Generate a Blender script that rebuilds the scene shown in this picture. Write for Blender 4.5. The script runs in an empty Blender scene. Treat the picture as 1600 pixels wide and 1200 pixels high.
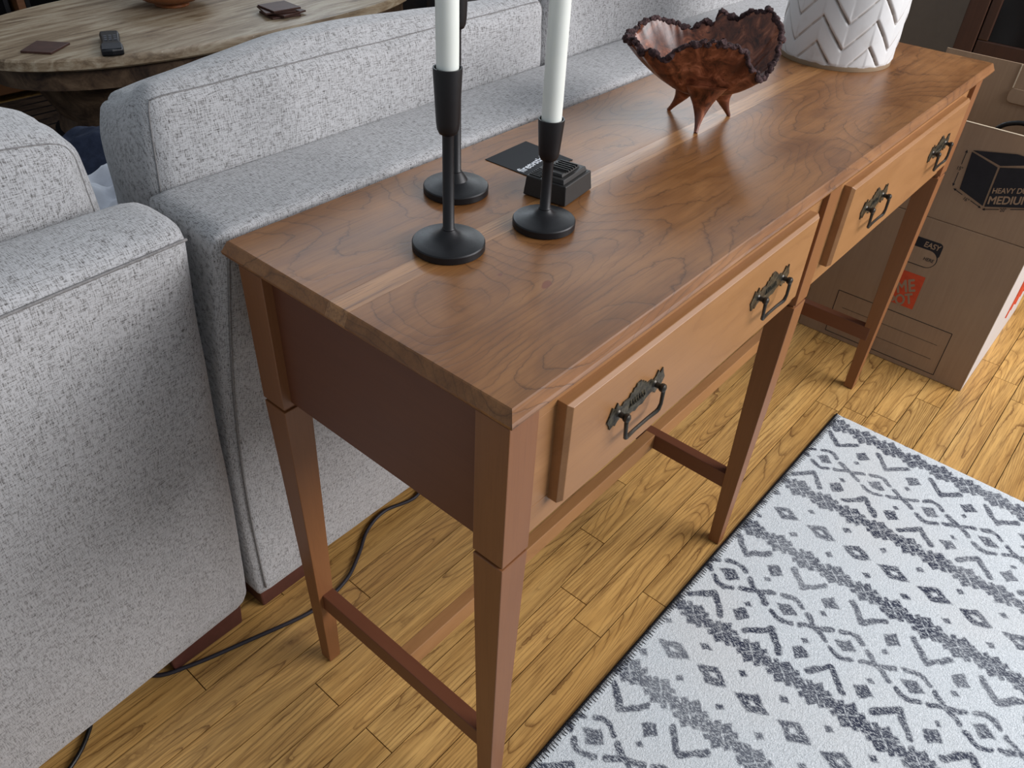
import bpy, bmesh, math, random
import numpy as np
from mathutils import Vector, Matrix, noise
random.seed(7); np.random.seed(7)
PI = math.pi
S = bpy.context.scene
COL = S.collection

# ------------------------------------------------------------------ camera
YAW, PITCH, ROLL, FPX = 0.6763260, -0.6722621, 0.0557294, 1247.136
fwd = Vector((math.cos(PITCH)*math.cos(YAW), math.cos(PITCH)*math.sin(YAW), math.sin(PITCH)))
rt0 = Vector((math.sin(YAW), -math.cos(YAW), 0)); up0 = rt0.cross(fwd)
rt = math.cos(ROLL)*rt0 + math.sin(ROLL)*up0
up = -math.sin(ROLL)*rt0 + math.cos(ROLL)*up0
cd = bpy.data.cameras.new('camera'); cam = bpy.data.objects.new('camera', cd); COL.objects.link(cam)
cd.sensor_width = 36; cd.lens = FPX/1600*36; cd.clip_start = 0.01
m = Matrix.Identity(4)
for i in range(3):
    m[i][0] = rt[i]; m[i][1] = up[i]; m[i][2] = -fwd[i]
m.translation = Vector((-0.381789, -0.304913, 1.174635))
cam.matrix_world = m
S.camera = cam

# ------------------------------------------------------------------ world, windows, added sheen light, exposure
S.view_settings.view_transform = 'Standard'; S.view_settings.look = 'None'
S.view_settings.gamma = 1; S.view_settings.use_curve_mapping = False
S.view_settings.exposure = -0.06
W = bpy.data.worlds.new('world'); S.world = W; W.use_nodes = True
bg = W.node_tree.nodes['Background']; bg.inputs[0].default_value = (.80, .89, 1.0, 1); bg.inputs[1].default_value = 0.42
def area(name, loc, target, sx, sy, power, col):
    l = bpy.data.lights.new(name, 'AREA'); l.shape = 'RECTANGLE'; l.size = sx; l.size_y = sy; l.energy = power; l.color = col
    o = bpy.data.objects.new(name, l); COL.objects.link(o); o.location = loc
    o.rotation_euler = (Vector(target)-Vector(loc)).to_track_quat('-Z', 'Y').to_euler()
    return o
area('window_light_side', (2.3, -2.3, 2.05), (1.0, 0.3, 0.3), 3.2, 1.6, 195, (1.0, .98, 1.0))
area('window_light_far', (3.3, 4.2, 2.3), (0.8, 0.6, 0.6), 2.6, 1.5, 110, (.80, .90, 1.0))
area('added_sheen_light_end', (3.30, 1.55, 1.62), (0.9, 0.4, 0.7), 1.5, 1.15, 34, (.88, .95, 1.0))  # unseen area light added for tabletop sheen and the bowl's inside

# ------------------------------------------------------------------ node helpers
class NT:
    def __init__(s, name):
        s.m = bpy.data.materials.new(name); s.m.use_nodes = True; s.t = s.m.node_tree
        s.b = s.t.nodes['Principled BSDF']
    def lk(s, a, b): s.t.links.new(a, b)
    def n(s, typ, **kw):
        x = s.t.nodes.new(typ)
        for k, v in kw.items(): setattr(x, k, v)
        return x
    def put(s, sock, v):
        if hasattr(v, 'is_linked') or hasattr(v, 'node'): s.lk(v, sock)
        elif isinstance(v, (tuple, list)) and len(v) == 3 and sock.type == 'RGBA': sock.default_value = (*v, 1)
        else: sock.default_value = v
    def math(s, op, a, b=0.0, c=0.0, clamp=False):
        x = s.n('ShaderNodeMath', operation=op, use_clamp=clamp)
        s.put(x.inputs[0], a); s.put(x.inputs[1], b); s.put(x.inputs[2], c)
        return x.outputs[0]
    def vmath(s, op, a, b=(0, 0, 0)):
        x = s.n('ShaderNodeVectorMath', operation=op); s.put(x.inputs[0], a); s.put(x.inputs[1], b); return x.outputs[0]
    def obj(s): return s.n('ShaderNodeTexCoord').outputs['Object']
    def rnd(s): return s.n('ShaderNodeObjectInfo').outputs['Random']
    def offs(s, v, k=37.0):
        r = s.math('MULTIPLY', s.rnd(), k)
        c = s.n('ShaderNodeCombineXYZ'); s.lk(r, c.inputs[0]); s.lk(r, c.inputs[1]); s.lk(r, c.inputs[2])
        return s.vmath('ADD', v, c.outputs[0])
    def noise(s, v, scale, detail=2, rough=.5, dist=0.0):
        x = s.n('ShaderNodeTexNoise'); s.put(x.inputs['Vector'], v); x.inputs['Scale'].default_value = scale
        x.inputs['Detail'].default_value = detail; x.inputs['Roughness'].default_value = rough; x.inputs['Distortion'].default_value = dist
        return x.outputs['Fac']
    def ramp(s, f, stops, interp='LINEAR'):
        x = s.n('ShaderNodeValToRGB'); x.color_ramp.interpolation = interp; e = x.color_ramp.elements
        while len(e) < len(stops): e.new(.5)
        for i, (p, c) in enumerate(stops):
            e[i].position = p; e[i].color = (*c, 1) if isinstance(c, (tuple, list)) else (c, c, c, 1)
        s.lk(f, x.inputs[0]); return x.outputs[0]
    def mix(s, f, a, b, mode='MIX'):
        x = s.n('ShaderNodeMix', data_type='RGBA', blend_type=mode)
        s.put(x.inputs[0], f); s.put(x.inputs[6], a); s.put(x.inputs[7], b); return x.outputs[2]
    def bump(s, h, strength=.3, dist=.001):
        x = s.n('ShaderNodeBump'); x.inputs['Strength'].default_value = strength; x.inputs['Distance'].default_value = dist
        s.lk(h, x.inputs['Height']); s.lk(x.outputs[0], s.b.inputs['Normal'])
    def fin(s, col, rough=.5, spec=.5, metal=0.0, sheen=0.0):
        s.put(s.b.inputs['Base Color'], col); s.put(s.b.inputs['Roughness'], rough)
        s.b.inputs['Specular IOR Level'].default_value = spec; s.b.inputs['Metallic'].default_value = metal
        if sheen: s.b.inputs['Sheen Weight'].default_value = sheen
        return s.m
def sr(r, g, b):
    f = lambda v: (v/255/12.92) if v/255 <= .04045 else ((v/255+.055)/1.055)**2.4
    return (f(r), f(g), f(b))
def plain(name, col, rough=.6, spec=.4, metal=0.0, nscale=60, namt=.12, bump=.15, bd=.0005):
    t = NT(name); v = t.obj(); f = t.noise(v, nscale, 4, .6)
    c = t.mix(t.ramp(f, [(.3, 0.0), (.7, 1.0)]), tuple(x*(1-namt) for x in col), tuple(min(1, x*(1+namt)) for x in col))
    if bump: t.bump(t.noise(v, nscale*8, 3, .6), bump, bd)
    return t.fin(c, rough, spec, metal)

# ------------------------------------------------------------------ wood materials
def wood(name, base, dark, light, axis=0, line=.45, nrings=9, squash=5.0, wob=3.2, rough=.40, streak=.35, mott=.5, spots=(), wigk=.012, lw=1.0, spec=.5, bumps=.06):
    t = NT(name); v = t.offs(t.obj())
    mp = t.n('ShaderNodeMapping'); sc = [1.0]*3; sc[axis] = 1.0/squash; mp.inputs['Scale'].default_value = sc; t.lk(v, mp.inputs['Vector'])
    g = t.noise(mp.outputs[0], wob, 1.5, .4, .35)
    wig = t.noise(v, 45, 3, .6)
    g2 = t.math('ADD', g, t.math('MULTIPLY', wig, wigk))
    rings = t.math('FRACT', t.math('MULTIPLY', g2, nrings))
    ln = t.ramp(rings, [(0.0, 1.0), (.07*lw, .25), (.16*lw, .0), (.55, 0.0), (.97, .25), (1.0, .9)])
    mp2 = t.n('ShaderNodeMapping'); sc2 = [1.0]*3; sc2[axis] = .035; mp2.inputs['Scale'].default_value = sc2; t.lk(v, mp2.inputs['Vector'])
    st = t.noise(mp2.outputs[0], 420, 3, .6)
    st2 = t.noise(mp2.outputs[0], 90, 2, .5)
    mo = t.noise(mp.outputs[0], 14, 4, .6, .6)
    brk = t.noise(v, 9, 2, .5)
    c = t.mix(t.math('MULTIPLY', t.ramp(mo, [(.35, 0.0), (.68, 1.0)]), mott), base, light)
    c = t.mix(t.math('MULTIPLY', t.ramp(st2, [(.4, 0.0), (.7, 1.0)]), streak*.6), c, dark)
    c = t.mix(t.math('MULTIPLY', t.ramp(st, [(.48, 0.0), (.72, 1.0)]), streak), c, dark)
    c = t.mix(t.math('MULTIPLY', t.math('MULTIPLY', ln, line), t.ramp(brk, [(.3, .35), (.6, 1.0)])), c, dark)
    for sx, sy, ra, rb2_, an, cl_ in spots:
        pv = t.vmath('SUBTRACT', t.obj(), (sx, sy, .76)); mr = t.n('ShaderNodeMapping'); mr.vector_type = 'TEXTURE'
        mr.inputs['Rotation'].default_value = (0, 0, an); mr.inputs['Scale'].default_value = (ra, rb2_, .02); t.lk(pv, mr.inputs['Vector'])
        ln_ = t.n('ShaderNodeVectorMath', operation='LENGTH'); t.lk(mr.outputs[0], ln_.inputs[0])
        dd_ = t.math('ADD', ln_.outputs['Value'], t.math('MULTIPLY', t.noise(v, 120, 2), .5))
        c = t.mix(t.ramp(dd_, [(.85, .75), (1.15 if False else 1.0, 0.0)]), c, cl_)
    hsv = t.n('ShaderNodeHueSaturation'); t.lk(c, hsv.inputs['Color'])
    t.lk(t.math('ADD', t.math('MULTIPLY', t.rnd(), .16), .92), hsv.inputs['Value'])
    t.bump(t.math('ADD', st, t.math('MULTIPLY', ln, -.6)), bumps, .0008)
    r = t.math('ADD', rough-.05, t.math('MULTIPLY', mo, .12))
    return t.fin(hsv.outputs[0], r, spec)
_sp = ((.168, .100, .0125, .0060, .35, sr(110, 48, 26)), (.150, .145, .0040, .0030, 0, sr(104, 48, 28)), (.372, .338, .0035, .0022, 0, sr(225, 170, 120)))
M_top = wood('table_top_cherry', sr(124, 80, 42), sr(54, 30, 15), sr(156, 108, 63), 0, .66, 32, 2.2, 4.8, .37, .30, .8, bumps=.12, wigk=.024, spots=_sp, spec=.42)
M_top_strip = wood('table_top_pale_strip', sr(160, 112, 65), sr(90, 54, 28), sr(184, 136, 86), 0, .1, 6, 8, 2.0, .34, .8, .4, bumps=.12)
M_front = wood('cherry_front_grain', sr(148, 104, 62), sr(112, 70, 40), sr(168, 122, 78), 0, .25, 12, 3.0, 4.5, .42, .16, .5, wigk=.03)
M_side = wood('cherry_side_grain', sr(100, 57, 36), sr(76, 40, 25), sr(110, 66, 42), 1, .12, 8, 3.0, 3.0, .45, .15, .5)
M_leg = wood('cherry_leg_grain', sr(126, 80, 45), sr(96, 58, 32), sr(138, 92, 56), 2, .12, 6, 8.0, 3.0, .42, .2, .4)
M_oak = wood('oak_floor', sr(198, 152, 86), sr(92, 55, 24), sr(222, 182, 114), 0, .85, 38, 10.0, 9.0, .36, .60, .55, bumps=.14, wigk=.012, lw=2.2)

def hsvvar(): pass

# ------------------------------------------------------------------ fabric
def tweed(name, a, b, d):
    t = NT(name); v = t.obj()
    wv = t.n('ShaderNodeMapping'); t.lk(v, wv.inputs['Vector']); wv.inputs['Scale'].default_value = (1050, 130, 130)
    wh = t.n('ShaderNodeMapping'); t.lk(v, wh.inputs['Vector']); wh.inputs['Scale'].default_value = (115, 1000, 1000)
    n1 = t.noise(wv.outputs[0], 1, 2, .6); n2 = t.noise(wh.outputs[0], 1, 2, .6)
    pix = t.noise(v, 600, 2, .7)
    th = t.math('MULTIPLY', t.math('ADD', n1, n2), .5)
    f = t.math('ADD', t.math('MULTIPLY', th, .84), t.math('MULTIPLY', pix, .16))
    big = t.noise(v, 5, 3, .5)
    c = t.ramp(f, [(.37, d), (.445, b), (.51, a), (.60, tuple(min(1, x*1.10) for x in a))])
    c = t.mix(t.math('MULTIPLY', t.ramp(big, [(.3, 0.0), (.7, 1.0)]), .10), c, b)
    t.bump(f, .6, .0016)
    return t.fin(c, .95, .15, sheen=.25)
M_tweed = tweed('grey_tweed', sr(177, 177, 178), sr(140, 139, 138), sr(78, 75, 74))
M_seam = plain('grey_piping', sr(128, 126, 125), .95, .1, nscale=300, namt=.25)

# ------------------------------------------------------------------ mesh helpers
class MB:
    def __init__(s): s.v = []; s.f = []
    def add(s, vs, fs):
        o = len(s.v); s.v += [tuple(p) for p in vs]; s.f += [tuple(i+o for i in f) for f in fs]; return s
    def box(s, x0, x1, y0, y1, z0, z1):
        return s.add([(x, y, z) for z in (z0, z1) for y in (y0, y1) for x in (x0, x1)],
                     [(0, 2, 3, 1), (4, 5, 7, 6), (0, 1, 5, 4), (1, 3, 7, 5), (3, 2, 6, 7), (2, 0, 4, 6)])
    def frus(s, r0, z0, r1, z1):          # rectangles (x0,x1,y0,y1) at two heights
        q = lambda r, z: [(r[0], r[2], z), (r[1], r[2], z), (r[0], r[3], z), (r[1], r[3], z)]
        return s.add(q(r0, z0)+q(r1, z1), [(0, 2, 3, 1), (4, 5, 7, 6), (0, 1, 5, 4), (1, 3, 7, 5), (3, 2, 6, 7), (2, 0, 4, 6)])
    def lathe(s, prof, cx=0, cy=0, n=48, cap=True):
        vs = [(cx+r*math.cos(2*PI*k/n), cy+r*math.sin(2*PI*k/n), z) for r, z in prof for k in range(n)]
        fs = [(i*n+k, i*n+(k+1) % n, (i+1)*n+(k+1) % n, (i+1)*n+k) for i in range(len(prof)-1) for k in range(n)]
        if cap: fs += [tuple(range(n-1, -1, -1)), tuple((len(prof)-1)*n+k for k in range(n))]
        return s.add(vs, fs)
    def tube(s, pts, r, n=8, closed=False, cap=True):
        pts = [Vector(p) for p in pts]; N = len(pts); rs = r if isinstance(r, (list, tuple)) else [r]*N
        vs = []; prev = None
        for i, p in enumerate(pts):
            t = (pts[(i+1) % N]-pts[i-1]) if closed else (pts[min(i+1, N-1)]-pts[max(i-1, 0)])
            t.normalize()
            if prev is None:
                a = Vector((0, 0, 1)) if abs(t.z) < .9 else Vector((1, 0, 0)); u = t.cross(a).normalized()
            else: u = (prev-t*prev.dot(t)).normalized()
            prev = u; w = t.cross(u)
            vs += [p+rs[i]*(math.cos(2*PI*k/n)*u+math.sin(2*PI*k/n)*w) for k in range(n)]
        M = N if closed else N-1
        fs = [(i*n+k, i*n+(k+1) % n, ((i+1) % N)*n+(k+1) % n, ((i+1) % N)*n+k) for i in range(M) for k in range(n)]
        if not closed and cap: fs += [tuple(range(n-1, -1, -1)), tuple((N-1)*n+k for k in range(n))]
        return s.add(vs, fs)
    def prism(s, pts, fn, d0, d1):       # 2D outline extruded; fn(u, v, d) -> xyz
        n = len(pts)
        return s.add([fn(a, b, d) for d in (d0, d1) for a, b in pts],
                     [tuple(range(n-1, -1, -1)), tuple(range(n, 2*n))]+[(k, (k+1) % n, n+(k+1) % n, n+k) for k in range(n)])
def link(name, me, parent=None, loc=None):
    o = bpy.data.objects.new(name, me); COL.objects.link(o)
    if loc is not None: o.location = loc
    if parent is not None:
        o.parent = parent
        w = Vector(); p = parent
        while p is not None: w += p.location; p = p.parent
        if loc is None: o.location = -w
        else: o.location = Vector(loc)-w
    return o
def ob(name, mb, mat, parent=None, smooth=False, bevel=0, seg=2, loc=None):
    """geometry given in world coordinates (or about loc); parents are only ever translated"""
    me = bpy.data.meshes.new(name)
    me.from_pydata(mb.v, [], mb.f)
    bm = bmesh.new(); bm.from_mesh(me)
    bmesh.ops.recalc_face_normals(bm, faces=bm.faces); bm.to_mesh(me); bm.free()
    me.materials.append(mat)
    if smooth:
        me.polygons.foreach_set('use_smooth', [True]*len(me.polygons))
        me.set_sharp_from_angle(angle=math.radians(smooth if smooth is not True else 40))
    o = link(name, me, parent, loc)
    if bevel:
        b = o.modifiers.new('bevel', 'BEVEL'); b.width = bevel; b.segments = seg; b.limit_method = 'ANGLE'; b.angle_limit = math.radians(30)
    return o
def thing(name, label, cat, loc=(0, 0, 0), group=None):
    o = bpy.data.objects.new(name, None); COL.objects.link(o); o.location = loc; o.empty_display_size = .05
    return tag(o, label, cat, group)
def tag(o, label, cat, group=None):
    o['label'] = label; o['category'] = cat
    if group: o['group'] = group
    return o
def struct(o): o['kind'] = 'structure'; return o

# ------------------------------------------------------------------ floor: strips of oak
floor = struct(ob('floor', MB().box(-1.6, 5.2, -2.2, 4.6, -.04, -.0135), plain('subfloor_dark', sr(60, 38, 20), .8), None))
PW = .0578
row_j = {8: [-.147], 3: [-.021], 2: [.387], 7: [.141], -5: [1.63], 0: [1.22], -2: [2.05], 4: [.68]}
def plank(x0, x1, y0, y1, parent):
    g = .0008
    m = MB(); z1 = random.uniform(-.0002, .0002)
    m.box(x0+g, x1-g, y0+g, y1-g, -.014, z1-.0002)
    return ob('plank', m, M_oak, parent)
for k in range(-24, 11):
    y0 = -.0570+PW*k+PW
    xs = sorted(row_j.get(k, []))
    cuts = list(xs)
    x = cuts[0] if cuts else random.uniform(-.3, .6)
    if not cuts: cuts.append(x)
    while cuts[-1] < 3.4: cuts.append(cuts[-1]+random.uniform(.5, 1.25))
    while cuts[0] > -.7: cuts.insert(0, cuts[0]-random.uniform(.4, 1.1))
    for a, b in zip(cuts[:-1], cuts[1:]): plank(a, b, y0, y0+PW, floor)
M_oak_far = M_oak
for k in range(11, 80, 1):               # strips beyond the sofas, full length
    y0 = -.0570+PW*k+PW
    if y0 > 4.4: break
    plank(-1.0+.3*(k % 3), 2.2+.25*(k % 4), y0, y0+PW, floor)
    plank(2.2+.25*(k % 4), 5.0, y0, y0+PW, floor)

# ------------------------------------------------------------------ far walls
M_wall = plain('taupe_wall', sr(116, 108, 100), .9, .2, nscale=30, namt=.04)
struct(ob('wall_far', MB().box(3.35, 3.45, -2.2, 4.6, 0, 2.5), M_wall))
struct(ob('wall_back', MB().box(-1.6, 3.35, 4.5, 4.6, 0, 2.5), M_wall))
bbm = plain('white_baseboard', sr(190, 186, 180), .5)
struct(ob('baseboard_far', MB().box(3.335, 3.35, -2.2, 4.5, 0, .12), bbm, None, bevel=.003))

# ------------------------------------------------------------------ console table
L, D, H = 1.357, .3918, .76
e, zn, bl = .0041, .5446, .0396
T = thing('console_table', 'long cherry wood console table with two drawers standing behind the grey sofa', 'table', (L/2, D/2, 0))
def top_ring(off, z): return [(-off, -off, z), (L+off, -off, z), (L+off, D+off, z), (-off, D+off, z)]
prof = [(-.012, .7305), (-.004, .7325), (.0015, .7385), (.0060, .7445), (.0066, .7472), (.0050, .7500), (.0010, .7590), (-.0004, .7600)]
def top_mesh():
    m = MB(); vs = []
    for o_, z in prof: vs += top_ring(o_, z)
    n = len(prof)
    fs = [(3, 2, 1, 0), tuple((n-1)*4+k for k in range(4))]
    fs += [(i*4+k, i*4+(k+1) % 4, (i+1)*4+(k+1) % 4, (i+1)*4+k) for i in range(n-1) for k in range(4)]
    return m.add(vs, fs)
def cut_board(y0, y1, mat, name='top_board'):
    m = top_mesh(); me = bpy.data.meshes.new(name); me.from_pydata(m.v, [], m.f); bm = bmesh.new(); bm.from_mesh(me)
    bmesh.ops.recalc_face_normals(bm, faces=bm.faces)
    for y, sgn in ((y0, -1), (y1, 1)):
        if y is None: continue
        geom = bm.verts[:]+bm.edges[:]+bm.faces[:]
        r = bmesh.ops.bisect_plane(bm, geom=geom, plane_co=(0, y, 0), plane_no=(0, sgn, 0), clear_outer=True)
        ed = [g for g in r['geom_cut'] if isinstance(g, bmesh.types.BMEdge)]
        bmesh.ops.contextual_create(bm, geom=ed)
    bmesh.ops.recalc_face_normals(bm, faces=bm.faces)
    bm.to_mesh(me); bm.free(); me.materials.append(mat)
    return link(name, me, T)
gp = .00012
cut_board(None, .1995-gp, M_top)
cut_board(.1995+gp, .2285-gp, M_top_strip)
cut_board(.2285+gp, None, M_top)
# aprons
rt_, rb_ = .7300, .5550
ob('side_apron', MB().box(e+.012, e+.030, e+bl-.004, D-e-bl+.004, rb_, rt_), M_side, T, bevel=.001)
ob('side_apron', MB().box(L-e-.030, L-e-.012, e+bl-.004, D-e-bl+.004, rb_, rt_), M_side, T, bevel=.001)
M1, M2 = L/2-bl/2, L/2+bl/2
ob('back_apron', MB().box(e+bl-.004, M1+.004, D-e-.030, D-e-.012, rb_, rt_), M_front, T, bevel=.001)
ob('back_apron', MB().box(M2-.004, L-e-bl+.004, D-e-.030, D-e-.012, rb_, rt_), M_front, T, bevel=.001)
fy = e+.008                                   # front rail face
g = .0365
dz0, dz1 = .5865, .7145
def rail(x0, x1, z0, z1): ob('front_rail', MB().box(x0, x1, fy, fy+.02, z0, z1), M_front, T, bevel=.0008)
for xa, xb in ((e+bl, M1), (M2, L-e-bl)):
    rail(xa-.002, xb+.002, dz1-.006, rt_); rail(xa-.002, xb+.002, rb_, dz0+.006)
    rail(xa-.002, xa+g+.006, dz0+.006, dz1-.006); rail(xb-g-.006, xb+.002, dz0+.006, dz1-.006)
# legs
def leg(cx0, cx1, cy0, cy1, bx0, bx1, by0, by1):
    m = MB()
    m.frus((cx0, cx1, cy0, cy1), zn+.0052, (cx0, cx1, cy0, cy1), .7315)
    i = .0034
    m.frus((cx0+i, cx1-i, cy0+i, cy1-i), zn-.0005, (cx0+i, cx1-i, cy0+i, cy1-i), zn+.0056)
    m.frus((bx0, bx1, by0, by1), 0.0003, (cx0+.0004, cx1-.0004, cy0+.0004, cy1-.0004), zn)
    return ob('leg', m, M_leg, T, bevel=.0009)
tx, ty, hw = .0100, .0081, .021
Y0, Y1, Y2, Y3 = e, e+bl, D-e-bl, D-e
fb0, fb1 = e+ty, e+ty+hw; bb1, bb0 = D-e-ty, D-e-ty-hw
for (a, b, c, d) in ((e, e+bl, e+tx, e+tx+hw), (M1, M2, L/2-hw/2, L/2+hw/2), (L-e-bl, L-e, L-e-tx-hw, L-e-tx)):
    leg(a, b, Y0, Y1, c, d, fb0, fb1); leg(a, b, Y2, Y3, c, d, bb0, bb1)
# stretchers
zs0, zs1 = .1400, .1740
cl = e+tx/2+.006; sw = .0200
for xc in (cl+sw/2+.003, L/2, L-cl-sw/2-.003):
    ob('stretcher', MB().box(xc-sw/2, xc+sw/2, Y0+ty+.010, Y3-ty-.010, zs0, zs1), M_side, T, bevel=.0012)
x_l, x_r = cl+sw+.003, L-cl-sw-.003
ob('stretcher', MB().box(x_l-.002, L/2-sw/2+.001, D/2-sw/2, D/2+sw/2, zs0, zs1), M_front, T, bevel=.0012)
ob('stretcher', MB().box(L/2+sw/2-.001, x_r+.002, D/2-sw/2, D/2+sw/2, zs0, zs1), M_front, T, bevel=.0012)
# drawers
M_brass = NT('aged_brass')
_v = M_brass.obj(); _f = M_brass.noise(_v, 160, 4, .6)
_c = M_brass.ramp(_f, [(.35, sr(44, 40, 34)), (.6, sr(92, 86, 70)), (.75, sr(120, 110, 84))])
M_brass.bump(M_brass.noise(_v, 500, 3, .6), .5, .0006); M_brass = M_brass.fin(_c, .45, .5, .65)
M_bail = plain('dark_bail_metal', sr(62, 58, 52), .35, .5, .7, 200)
def drawer(x0, x1):
    m = MB(); yf = -.0038; bv = .0048
    m.add([(x, y, z) for (q, y) in ((0, fy+.012), (0, yf+.0048), (bv, yf)) for (x, z) in ((x0+q, dz0+q*.7), (x1-q, dz0+q*.7), (x1-q, dz1-q*.7), (x0+q, dz1-q*.7))],
          [(3, 2, 1, 0), (8, 9, 10, 11)]+[(i*4+k, i*4+(k+1) % 4, (i+1)*4+(k+1) % 4, (i+1)*4+k) for i in (0, 1) for k in range(4)])
    d = ob('drawer', m, M_front, T, bevel=.0006)
    cx, cz = (x0+x1)/2, (dz0+dz1)/2+.004
    for sg in (-1, 1):
        px = cx+sg*.1520
        fn = lambda u, v, dd: (px+u, yf-dd, cz+v)
        half = [(0, .0175), (.004, .0175), (.0055, .0145), (.009, .0150), (.0105, .0115), (.014, .0120), (.016, .0085), (.026, .0085), (.029, .0060), (.034, .0080), (.0375, .0130), (.041, .0085), (.0465, .0120), (.0490, .0060), (.0535, 0.0),
                (.0490, -.0055), (.0465, -.0105), (.041, -.0075), (.0375, -.0110), (.034, -.0075), (.028, -.0060), (.018, -.0085), (.014, -.0115), (.006, -.0105), (0, -.0130)]
        half = [(u, v*1.28) for u, v in half]
        outl = half+[(-u, v) for u, v in half[::-1] if u > 0]
        pm = MB().prism(outl, fn, 0.0, .0016)
        # raised scroll relief
        for kx in range(-3, 4):
            pm.tube([(px+kx*.0042-.0015, yf-.0016, cz-.004), (px+kx*.0042+.001, yf-.0024, cz), (px+kx*.0042-.001, yf-.0016, cz+.005)], .0009, 5)
        h = ob('drawer_pull', pm, M_brass, d)
        for sx in (-1, 1):
            pp = MB()
            c0 = Vector((px+sx*.0335, yf, cz+.0005))
            prf = [(.0046, .0), (.0052, .0012), (.0032, .0030), (.0030, .0080), (.0042, .0088), (.0050, .0110), (.0046, .0135), (.0026, .0150), (.0005, .0155)]
            n = 14
            pp.add([(c0.x+r*math.cos(2*PI*k/n), c0.y-hh, c0.z+r*math.sin(2*PI*k/n)) for r, hh in prf for k in range(n)],
                   [(i*n+k, i*n+(k+1) % n, (i+1)*n+(k+1) % n, (i+1)*n+k) for i in range(len(prf)-1) for k in range(n)]+[tuple(range(n)), tuple((len(prf)-1)*n+k for k in range(n))])
            q = ob('post', pp, M_bail, d, smooth=True)
        bp = [(px-.0335, yf-.012, cz), (px-.0345, yf-.0125, cz-.006), (px-.0335, yf-.013, cz-.020), (px-.0315, yf-.0125, cz-.0265), (px-.0285, yf-.012, cz-.0285), (px-.012, yf-.011, cz-.0290),
              (px+.012, yf-.011, cz-.0290), (px+.0285, yf-.012, cz-.0285), (px+.0315, yf-.0125, cz-.0265), (px+.0335, yf-.013, cz-.020), (px+.0345, yf-.0125, cz-.006), (px+.0335, yf-.012, cz)]
        ob('bail', MB().tube(bp, [.0030, .0023, .0021, .0024, .0025, .0022, .0022, .0025, .0024, .0021, .0023, .0030], 8), M_bail, d, smooth=True)
    return d
drawer(e+bl+g, M1-g); drawer(M2+g, L-e-bl-g)

# ------------------------------------------------------------------ soft shapes
def rbox_pt(u, v, w, hx, hy, hz, r, puff, seed, wr, shape=None):
    p = Vector((u*hx, v*hy, w*hz))
    q = Vector((max(-hx+r, min(hx-r, p.x)), max(-hy+r, min(hy-r, p.y)), max(-hz+r, min(hz-r, p.z))))
    dv = p-q
    if dv.length < 1e-9: dv = Vector((0, 0, 1))
    dn = dv.normalized(); p = q+dn*r
    pu = puff
    p.z += pu[2]*(1-u*u)*(1-v*v)*(1 if w > 0 else -1)*abs(w)
    p.y += pu[1]*(1-u*u)*(1-w*w)*(1 if v > 0 else -1)*abs(v)
    p.x += pu[0]*(1-v*v)*(1-w*w)*(1 if u > 0 else -1)*abs(u)
    s = Vector((p.x*6, p.y*6, p.z*6))+Vector((seed, seed, 0))
    nn = noise.noise(s)*wr+noise.noise(s*2.3)*wr*.45
    p += dn*nn
    if shape: p = shape(p, u, v, w)
    return p
def soft(name, x0, x1, y0, y1, z0, z1, r, puff=(0, 0, 0), seed=0., wr=.004, n=(40, 16, 16), mat=None, parent=None, shape=None, seams=(), loc=None):
    hx, hy, hz = (x1-x0)/2, (y1-y0)/2, (z1-z0)/2; c = Vector(((x0+x1)/2, (y0+y1)/2, (z0+z1)/2))
    f = lambda u, v, w: c+rbox_pt(u, v, w, hx, hy, hz, r, puff, seed, wr, shape)
    vid = {}; m = MB()
    def V(i, j, k):
        key = (i, j, k)
        if key not in vid:
            def cc(a, N, h):      # denser near the ends
                t = 2*a/N-1; return math.copysign(abs(t)**.8, t)
            vid[key] = len(m.v); m.v.append(tuple(f(cc(i, n[0], hx), cc(j, n[1], hy), cc(k, n[2], hz))))
        return vid[key]
    A, B, Cc = n
    for i in range(A):
        for j in range(B):
            m.f.append((V(i, j, 0), V(i, j+1, 0), V(i+1, j+1, 0), V(i+1, j, 0))); m.f.append((V(i, j, Cc), V(i+1, j, Cc), V(i+1, j+1, Cc), V(i, j+1, Cc)))
    for i in range(A):
        for k in range(Cc):
            m.f.append((V(i, 0, k), V(i+1, 0, k), V(i+1, 0, k+1), V(i, 0, k+1))); m.f.append((V(i, B, k), V(i, B, k+1), V(i+1, B, k+1), V(i+1, B, k)))
    for j in range(B):
        for k in range(Cc):
            m.f.append((V(0, j, k), V(0, j, k+1), V(0, j+1, k+1), V(0, j+1, k))); m.f.append((V(A, j, k), V(A, j+1, k), V(A, j+1, k+1), V(A, j, k+1)))
    o = ob(name, m, mat, parent, smooth=180, loc=loc)
    for path in seams:
        pts = [f(*q) for q in path]
        ob('piping', MB().tube(pts, .0010, 6), M_seam, o if parent is None else parent, smooth=180)
    return o
def lin(a, b, n=24): return [tuple(a[i]+(b[i]-a[i])*k/(n-1) for i in range(3)) for k in range(n)]

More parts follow.
